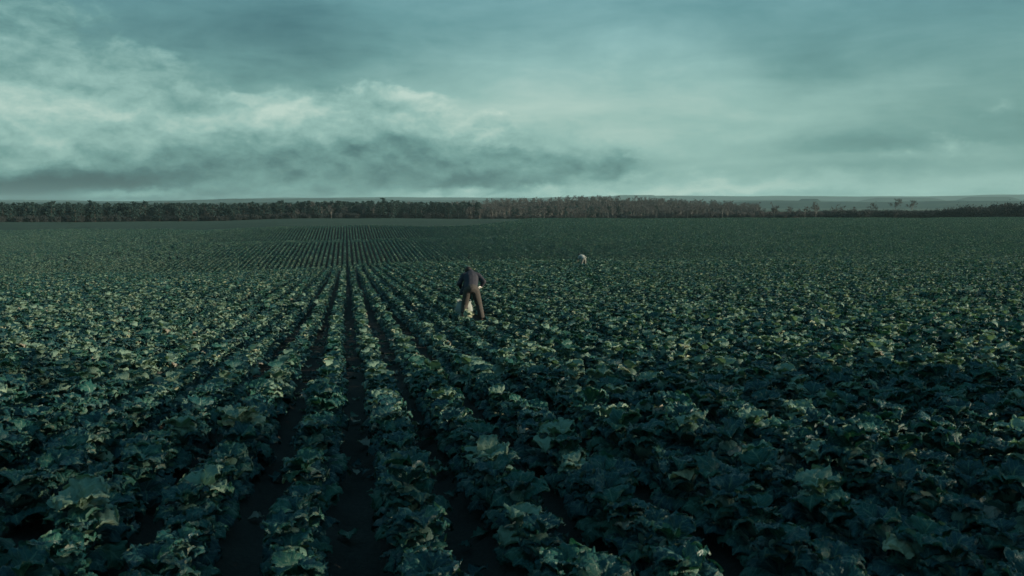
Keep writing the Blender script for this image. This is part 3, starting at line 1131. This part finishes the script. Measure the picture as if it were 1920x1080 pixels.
fill(1500, -130, 900, 455, 520, {'pine': 0.92, 'birch': 0.08}, 0.58, 1.05)
fill(600, 850, 1320, 458, 540, {'birch': 0.55, 'bush': 0.35, 'pine': 0.10}, 0.50, 0.78)
fill(700, 1280, 1600, 455, 540, {'bush': 0.86, 'birch': 0.04, 'thorn': 0.1}, 0.6, 0.9)
fill(800, 1540, 2060, 446, 520, {'thorn': 0.85, 'bush': 0.15}, 0.6, 0.9)
fill(2200, 820, 1420, 600, 860, {'bush': 0.55, 'birch': 0.25, 'thorn': 0.20}, 0.6, 0.95)
fill(420, -130, 880, 446, 453, {'thorn': 1.0}, 0.42, 0.72)
fill(160, 860, 1320, 446, 452, {'bush': 1.0}, 0.30, 0.55)
scatter('woodland', temp, pt, rt, st, it)


# ------------------------------------------------------------------ people
_bm = bmesh.new()
bmesh.ops.create_icosphere(_bm, subdivisions=2, radius=1.0)
ICO_V = np.array([tuple(v_.co) for v_ in _bm.verts])
ICO_F = np.array([[v_.index for v_ in f_.verts] for f_ in _bm.faces])
_bm.free()


def skin(name, joints, bones, mat, parent, voxel=0.012, smooth=4):
    """one continuous surface: tapered limbs round a skeleton of joints (position, radius or (rx, ry)), fused"""
    sph, Vs, Fs, n0 = {}, [], [], 0
    for n, (p_, r_) in joints.items():
        r_ = r_ if isinstance(r_, tuple) else (r_, r_)
        sph[n] = (np.array(p_, dtype=float), r_[0], r_[1])
    for a_, b_ in bones:
        (P, ax_, ay_), (Q, bx_, by_) = sph[a_], sph[b_]
        st = max(2, int(np.linalg.norm(Q - P) / (0.45 * min(ax_, ay_, bx_, by_))) + 1)
        for i in range(st + 1):
            t = i / st
            rx, ry = ax_ + (bx_ - ax_) * t, ay_ + (by_ - ay_) * t
            Vs.append(ICO_V * np.array([rx, ry, min((rx * ry) ** 0.5, ry)]) + P + (Q - P) * t)
            Fs.append(ICO_F + n0)
            n0 += len(ICO_V)
    me = mesh_from(name, np.vstack(Vs), np.vstack(Fs))
    ob = bpy.data.objects.new(name, me)
    COL.objects.link(ob)
    rm = ob.modifiers.new('fuse', 'REMESH')
    rm.mode = 'VOXEL'
    rm.voxel_size = voxel
    sm = ob.modifiers.new('soften', 'SMOOTH')
    sm.iterations = smooth
    dg = bpy.context.evaluated_depsgraph_get()
    out = bpy.data.meshes.new_from_object(ob.evaluated_get(dg))
    out.name = name
    bpy.data.objects.remove(ob)
    bpy.data.meshes.remove(me)
    out.materials.clear()
    out.materials.append(mat)
    out.polygons.foreach_set('use_smooth', np.ones(len(out.polygons), dtype=bool))
    return link(name, out, parent)


def finger_joints(J, B, side, wrist, palm_dir, across, down, base='palm'):
    """palm, four fingers and a thumb, lightly curled"""
    w_, d, a, n = (Vector(q) for q in (wrist, palm_dir, across, down))
    d.normalize(); a.normalize(); n.normalize()
    pk = side + 'palm'
    J[pk] = (tuple(w_ + d * 0.055), (0.034, 0.017))
    B.append((side + 'wrist', pk))
    for i, (off_, ln) in enumerate(((0.030, 0.070), (0.010, 0.080), (-0.010, 0.074), (-0.029, 0.058))):
        k0 = w_ + d * 0.088 + a * off_
        k1 = k0 + (d * 0.8 + n * 0.35).normalized() * ln * 0.5
        k2 = k1 + (d * 0.35 + n * 0.9).normalized() * ln * 0.5
        for q, (pnt, rad_) in enumerate(((k0, 0.0095), (k1, 0.0085), (k2, 0.007))):
            J['%sf%d%d' % (side, i, q)] = (tuple(pnt), rad_)
        B += [(pk, '%sf%d0' % (side, i)), ('%sf%d0' % (side, i), '%sf%d1' % (side, i)), ('%sf%d1' % (side, i), '%sf%d2' % (side, i))]
    t0 = w_ + d * 0.035 + a * 0.036
    t1 = t0 + (d * 0.6 + a * 0.6 + n * 0.3).normalized() * 0.04
    t2 = t1 + (d * 0.8 + n * 0.5).normalized() * 0.03
    for q, (pnt, rad_) in enumerate(((t0, 0.012), (t1, 0.010), (t2, 0.008))):
        J['%st%d' % (side, q)] = (tuple(pnt), rad_)
    B += [(pk, side + 't0'), (side + 't0', side + 't1'), (side + 't1', side + 't2')]


SKIN_M = simple_mat('skin', (0.42, 0.27, 0.20), 0.6, 0.1, 20)


def head_profile(c, fwd, up, J, B, neck):
    """head with brow, nose, chin and ears on the neck"""
    c, f, u = Vector(c), Vector(fwd).normalized(), Vector(up).normalized()
    s = f.cross(u)
    J['skull'] = (tuple(c + u * 0.03 - f * 0.015), (0.078, 0.092))
    J['crown'] = (tuple(c + u * 0.085), (0.060, 0.070))
    J['face'] = (tuple(c - u * 0.035 + f * 0.035), (0.062, 0.060))
    J['chin'] = (tuple(c - u * 0.085 + f * 0.050), (0.036, 0.030))
    J['nose'] = (tuple(c - u * 0.012 + f * 0.112), (0.012, 0.014))
    J['ear_r'] = (tuple(c + s * 0.083 - u * 0.005 - f * 0.01), (0.010, 0.020))
    J['ear_l'] = (tuple(c - s * 0.083 - u * 0.005 - f * 0.01), (0.010, 0.020))
    B += [(neck, 'skull'), ('skull', 'crown'), ('skull', 'face'), ('face', 'chin'), ('face', 'nose'),
          ('skull', 'ear_r'), ('skull', 'ear_l')]


def ellipsoid(name, c, axes, rad_, mat, parent, cut=-2.0, nu=20, nv=12, rough=0.03, seed=1):
    gg = np.random.default_rng(seed)
    M = np.array([list(Vector(a).normalized()) for a in axes]).T
    V, F = [], []
    for i in range(nv + 1):
        th = math.pi * i / nv
        for j in range(nu):
            p_ = np.array([math.sin(th) * math.cos(2 * math.pi * j / nu), math.sin(th) * math.sin(2 * math.pi * j / nu), math.cos(th)])
            if p_[2] < cut:
                p_[2] = cut
            V.append(np.array(c) + M @ (p_ * np.array(rad_) * (1 + rough * gg.normal())))
    for i in range(nv):
        for j in range(nu):
            F.append((i * nu + j, i * nu + (j + 1) % nu, (i + 1) * nu + (j + 1) % nu, (i + 1) * nu + j))
    return link(name, mesh_from(name, V, F, mat), parent)


def make_worker(name, label, group, loc, turn, pal, lean=0.0, boots=True, flap=True, scale=1.0):
    root = bpy.data.objects.new('person', None)
    root.empty_display_size = 0.3
    COL.objects.link(root)
    root.location = loc
    root.rotation_euler = (0, 0, turn)
    root.scale = (scale,) * 3
    tag(root, label, 'person', group)
    L = lean
    # facing +Y; the trunk leans forward from the hips
    hip = Vector((0, -0.06, 0.93))
    def sp(x, h, up=0.0):                       # point on the leaning spine
        a = R(46) + L
        return (x, hip.y + math.sin(a) * h + 0.0, hip.z + math.cos(a) * h + up)
    J, B = {}, []
    J['pelvis'] = (tuple(hip), (0.150, 0.115))
    J['belly'] = (sp(0, 0.17), (0.135, 0.105))
    J['chest'] = (sp(0, 0.36), (0.155, 0.115))
    J['collar'] = (sp(0, 0.50), (0.105, 0.080))
    J['neck'] = (sp(0, 0.59), 0.054)
    B += [('pelvis', 'belly'), ('belly', 'chest'), ('chest', 'collar'), ('collar', 'neck')]
    hc = Vector(sp(0, 0.64, -0.05)) + Vector((-0.06, 0.08, 0))
    fwd = Vector((0, math.cos(R(52) + L), -math.sin(R(52) + L)))
    up = Vector((0, math.sin(R(52) + L), math.cos(R(52) + L)))
    head_profile(hc, fwd, up, J, B, 'neck')
    legs = {'l': ((-0.10, -0.05, 0.88), (-0.175, 0.03, 0.50), (-0.225, -0.03, 0.10), (-0.235, 0.12, 0.035)),
            'r': ((0.10, -0.05, 0.88), (0.20, 0.05, 0.50), (0.285, 0.01, 0.10), (0.305, 0.16, 0.035))}
    for s_, (h, kn, an, to) in legs.items():
        J[s_ + 'hip'] = (h, 0.088); J[s_ + 'knee'] = (kn, 0.056); J[s_ + 'ankle'] = (an, 0.040)
        J[s_ + 'calf'] = (tuple(Vector(kn).lerp(Vector(an), 0.35) + Vector((0, -0.02, 0))), 0.055)
        J[s_ + 'toe'] = (to, (0.040, 0.028))
        B += [('pelvis', s_ + 'hip'), (s_ + 'hip', s_ + 'knee'), (s_ + 'knee', s_ + 'calf'), (s_ + 'calf', s_ + 'ankle'), (s_ + 'ankle', s_ + 'toe')]
    shl, shr = Vector(sp(-0.19, 0.46)), Vector(sp(0.19, 0.46))
    arms = {'l': (shl, shl + Vector((-0.13, -0.06, -0.21)), shl + Vector((-0.06, 0.16, -0.36))),
            'r': (shr, shr + Vector((0.15, -0.16, -0.15)), shr + Vector((0.075, -0.19, -0.30)) + Vector((0, 0.06, 0.02)))}
    for s_, (a_, b_, c_) in arms.items():
        J[s_ + 'shoulder'] = (tuple(a_), 0.060); J[s_ + 'elbow'] = (tuple(b_), 0.044); J[s_ + 'wrist'] = (tuple(c_), 0.030)
        B += [('collar', s_ + 'shoulder'), (s_ + 'shoulder', s_ + 'elbow'), (s_ + 'elbow', s_ + 'wrist')]
    finger_joints(J, B, 'l', arms['l'][2], (0.3, 0.5, -0.7), (0.7, 0.3, 0.3), (0.3, 0.6, -0.6))
    finger_joints(J, B, 'r', arms['r'][2], (-0.75, -0.15, -0.5), (0.1, -0.8, 0.35), (-0.6, 0.2, 0.3))
    skin('body', J, B, SKIN_M, root, 0.009, 2)
    # jacket
    C, D = {}, []
    C['waist'] = (sp(0, 0.17), (0.190, 0.140))
    C['hem'] = (tuple(Vector(sp(0, 0.0)) + Vector((-0.02, 0.04, 0.01))), (0.190, 0.150))
    C['chest'] = (sp(0, 0.36), (0.212, 0.150))
    C['collar'] = (sp(0, 0.50), (0.165, 0.105))
    C['neck'] = (sp(0, 0.60), (0.078, 0.074))
    D += [('waist', 'hem'), ('waist', 'chest'), ('chest', 'collar'), ('collar', 'neck')]
    for s_, (a_, b_, c_) in arms.items():
        C[s_ + 's'] = (tuple(a_), 0.082); C[s_ + 'e'] = (tuple(b_), 0.064); C[s_ + 'w'] = (tuple(b_.lerp(c_, 0.93)), 0.046)
        D += [('collar', s_ + 's'), (s_ + 's', s_ + 'e'), (s_ + 'e', s_ + 'w')]
    if flap:                                     # the open front hangs down on his left
        C['flap1'] = (tuple(Vector(sp(-0.15, 0.16)) + Vector((0, 0.10, -0.05))), (0.085, 0.05))
        C['flap2'] = (tuple(Vector(sp(-0.25, 0.10)) + Vector((0, 0.12, -0.22))), (0.09, 0.04))
        D += [('waist', 'flap1'), ('flap1', 'flap2')]
    skin('jacket', C, D, pal['jacket'], root)
    # trousers
    T, E = {}, []
    T['seat'] = ((0, -0.07, 0.93), (0.168, 0.138))
    for s_, (h, kn, an, to) in legs.items():
        T[s_ + 'h'] = (h, 0.122)
        T[s_ + 'm'] = (tuple(Vector(h).lerp(Vector(kn), 0.5)), 0.112)
        T[s_ + 'k'] = (kn, 0.096)
        T[s_ + 'c'] = (tuple(Vector(kn).lerp(Vector(an), 0.45 if boots and s_ == 'l' else 0.85)), 0.086)
        E += [('seat', s_ + 'h'), (s_ + 'h', s_ + 'm'), (s_ + 'm', s_ + 'k'), (s_ + 'k', s_ + 'c')]
    skin('trousers', T, E, pal['trousers'], root)
    for s_, (h, kn, an, to) in legs.items():
        K, G_ = {}, []
        K['a'] = (tuple(Vector(kn).lerp(Vector(an), 0.42)), 0.068)
        K['b'] = (an, 0.056)
        K['c'] = (tuple(Vector(an) + Vector((0, -0.03, -0.055))), (0.050, 0.040))
        K['d'] = (to, (0.050, 0.036))
        G_ = [('a', 'b'), ('b', 'c'), ('b', 'd')]
        skin('boot', K, G_, pal['boot'], root)
    sd = fwd.cross(up)
    ellipsoid('hair', tuple(hc + up * 0.03 - fwd * 0.040), (sd, fwd, up), (0.100, 0.114, 0.112), pal['hair'], root, cut=-0.7, rough=0.035)
    return root, arms


pal_dark = {'jacket': simple_mat('grey_jacket_cloth', (0.028, 0.028, 0.038), 0.85, 0.3, 18),
            'trousers': simple_mat('brown_grey_trouser_cloth', (0.052, 0.046, 0.042), 0.9, 0.3, 18),
            'boot': simple_mat('russet_rubber', (0.17, 0.080, 0.055), 0.45, 0.3, 14),
            'hair': simple_mat('dark_hair', (0.018, 0.014, 0.012), 0.6, 0.4, 40)}
man_z = gz(MAN_X, MAN_Y)
man, man_arms = make_worker('person', 'man in dark grey jacket stooping with his back turned among the cabbages', None,
                  (MAN_X, MAN_Y, man_z), R(-6), pal_dark, scale=1.13)
# pale glove on the hand at his hip
glove_m = simple_mat('white_cotton', (0.62, 0.60, 0.56), 0.9, 0.12, 30)
GJ, GB = {}, []
GJ['rwrist'] = (tuple(man_arms['r'][2]), 0.038)
finger_joints(GJ, GB, 'r', man_arms['r'][2], (-0.75, -0.15, -0.5), (0.1, -0.8, 0.35), (-0.6, 0.2, 0.3))
for kx in list(GJ):
    p_, r_ = GJ[kx]
    GJ[kx] = (p_, tuple(q + 0.006 for q in r_) if isinstance(r_, tuple) else r_ + 0.006)
skin('glove', GJ, GB, glove_m, man, 0.007, 2)

pal_pale = {'jacket': simple_mat('pale_smock_cloth', (0.24, 0.25, 0.235), 0.9, 0.15, 16),
            'trousers': simple_mat('pale_trouser_cloth', (0.13, 0.14, 0.13), 0.9, 0.2, 16),
            'boot': simple_mat('black_rubber', (0.03, 0.03, 0.03), 0.4, 0.3, 14),
            'hair': simple_mat('brown_hair', (0.03, 0.022, 0.016), 0.6, 0.4, 40)}
ax, ay = polar(1094, 76.0)
make_worker('person', 'distant worker in pale clothes bending low over the cabbages', None, (ax, ay, gz(ax, ay)), R(14), pal_pale,
            lean=R(14), boots=False, flap=False, scale=1.0)


# ------------------------------------------------------------------ the sack and the cut cabbage
def make_sack():
    g = np.random.default_rng(3)
    m = simple_mat('pale_woven_plastic', (0.22, 0.24, 0.225), 0.75, 0.14, 40)
    x, y = MAN_X - 0.17, MAN_Y + 0.42
    root = bpy.data.objects.new('sack', None)
    root.empty_display_size = 0.2
    COL.objects.link(root)
    root.location = (x, y, gz(x, y) + 0.0)
    root.rotation_euler = (0, 0, R(8))
    tag(root, 'pale woven harvest sack standing open in front of the stooping man', 'sack')
    nu, nv = 36, 16
    V, F = [], []
    for i in range(nv + 1):
        t = i / nv
        for j in range(nu):
            a = 2 * math.pi * j / nu
            bul = 0.88 + 0.18 * math.sin(math.pi * min(1, t * 1.15)) - 0.10 * t * t
            cr = 1 + 0.045 * math.sin(7 * a + 5 * t) * t + 0.03 * math.sin(13 * a - 9 * t) + 0.012 * g.normal()
            sup = (abs(math.cos(a)) ** 4 + abs(math.sin(a)) ** 4) ** -0.25
            V.append((0.25 * bul * cr * sup * math.cos(a), 0.19 * bul * cr * sup * math.sin(a), 0.66 * t + 0.02 * math.sin(3 * a + 1) * t))
    for i in range(nv):
        for j in range(nu):
            F.append((i * nu + j, i * nu + (j + 1) % nu, (i + 1) * nu + (j + 1) % nu, (i + 1) * nu + j))
    F.append(tuple(reversed(range(nu))))
    link('bag_wall', mesh_from('bag_wall', V, F, m), root)
    # rolled rim
    P = np.array(V[nv * nu:])
    RV, RF = [], []
    for j in range(nu):
        o = P[j] / (np.linalg.norm(P[j][:2]) + 1e-6)
        for q in range(6):
            th = q * math.pi / 3
            RV.append(P[j] + np.array([o[0], o[1], 0]) * 0.016 * math.cos(th) + np.array([0, 0, 0.016 * math.sin(th)]))
    for j in range(nu):
        for q in range(6):
            RF.append((j * 6 + q, j * 6 + (q + 1) % 6, ((j + 1) % nu) * 6 + (q + 1) % 6, ((j + 1) % nu) * 6 + q))
    link('rim', mesh_from('rim', RV, RF, m), root)


make_sack()


def make_cut_cabbage():
    g = np.random.default_rng(9)
    x, y = MAN_X * (MAN_Y - 2.2) / MAN_Y - 0.10, MAN_Y - 2.2
    root = bpy.data.objects.new('cut_cabbage', None)
    root.empty_display_size = 0.1
    COL.objects.link(root)
    root.location = (x, y, gz(x, y) + 0.40)
    root.rotation_euler = (R(24), R(14), 0.6)
    tag(root, "cut yellow-green cabbage head lying on leaves behind the stooping man's boots", 'cabbage')
    V, F, uv, tn = head_arrays(g, 0.125, 24, 16, 0.74)
    link('heart', mesh_from('heart', V, F, LEAF, uv=uv, tone=tn), root)
    for i in range(5):
        V, F, uv, tn = leaf_arrays(g, 0.24, 0.12, 62, 60, 0.7, 0.14, 11, 12, 0.74 if i < 3 else 0.5)
        lf = link('leaf', mesh_from('leaf', V, F, LEAF, uv=uv, tone=tn), root)
        lf.matrix_basis = placement(i * 1.26, 0.05, 0, -0.10, 0.06, 1.0)


make_cut_cabbage()
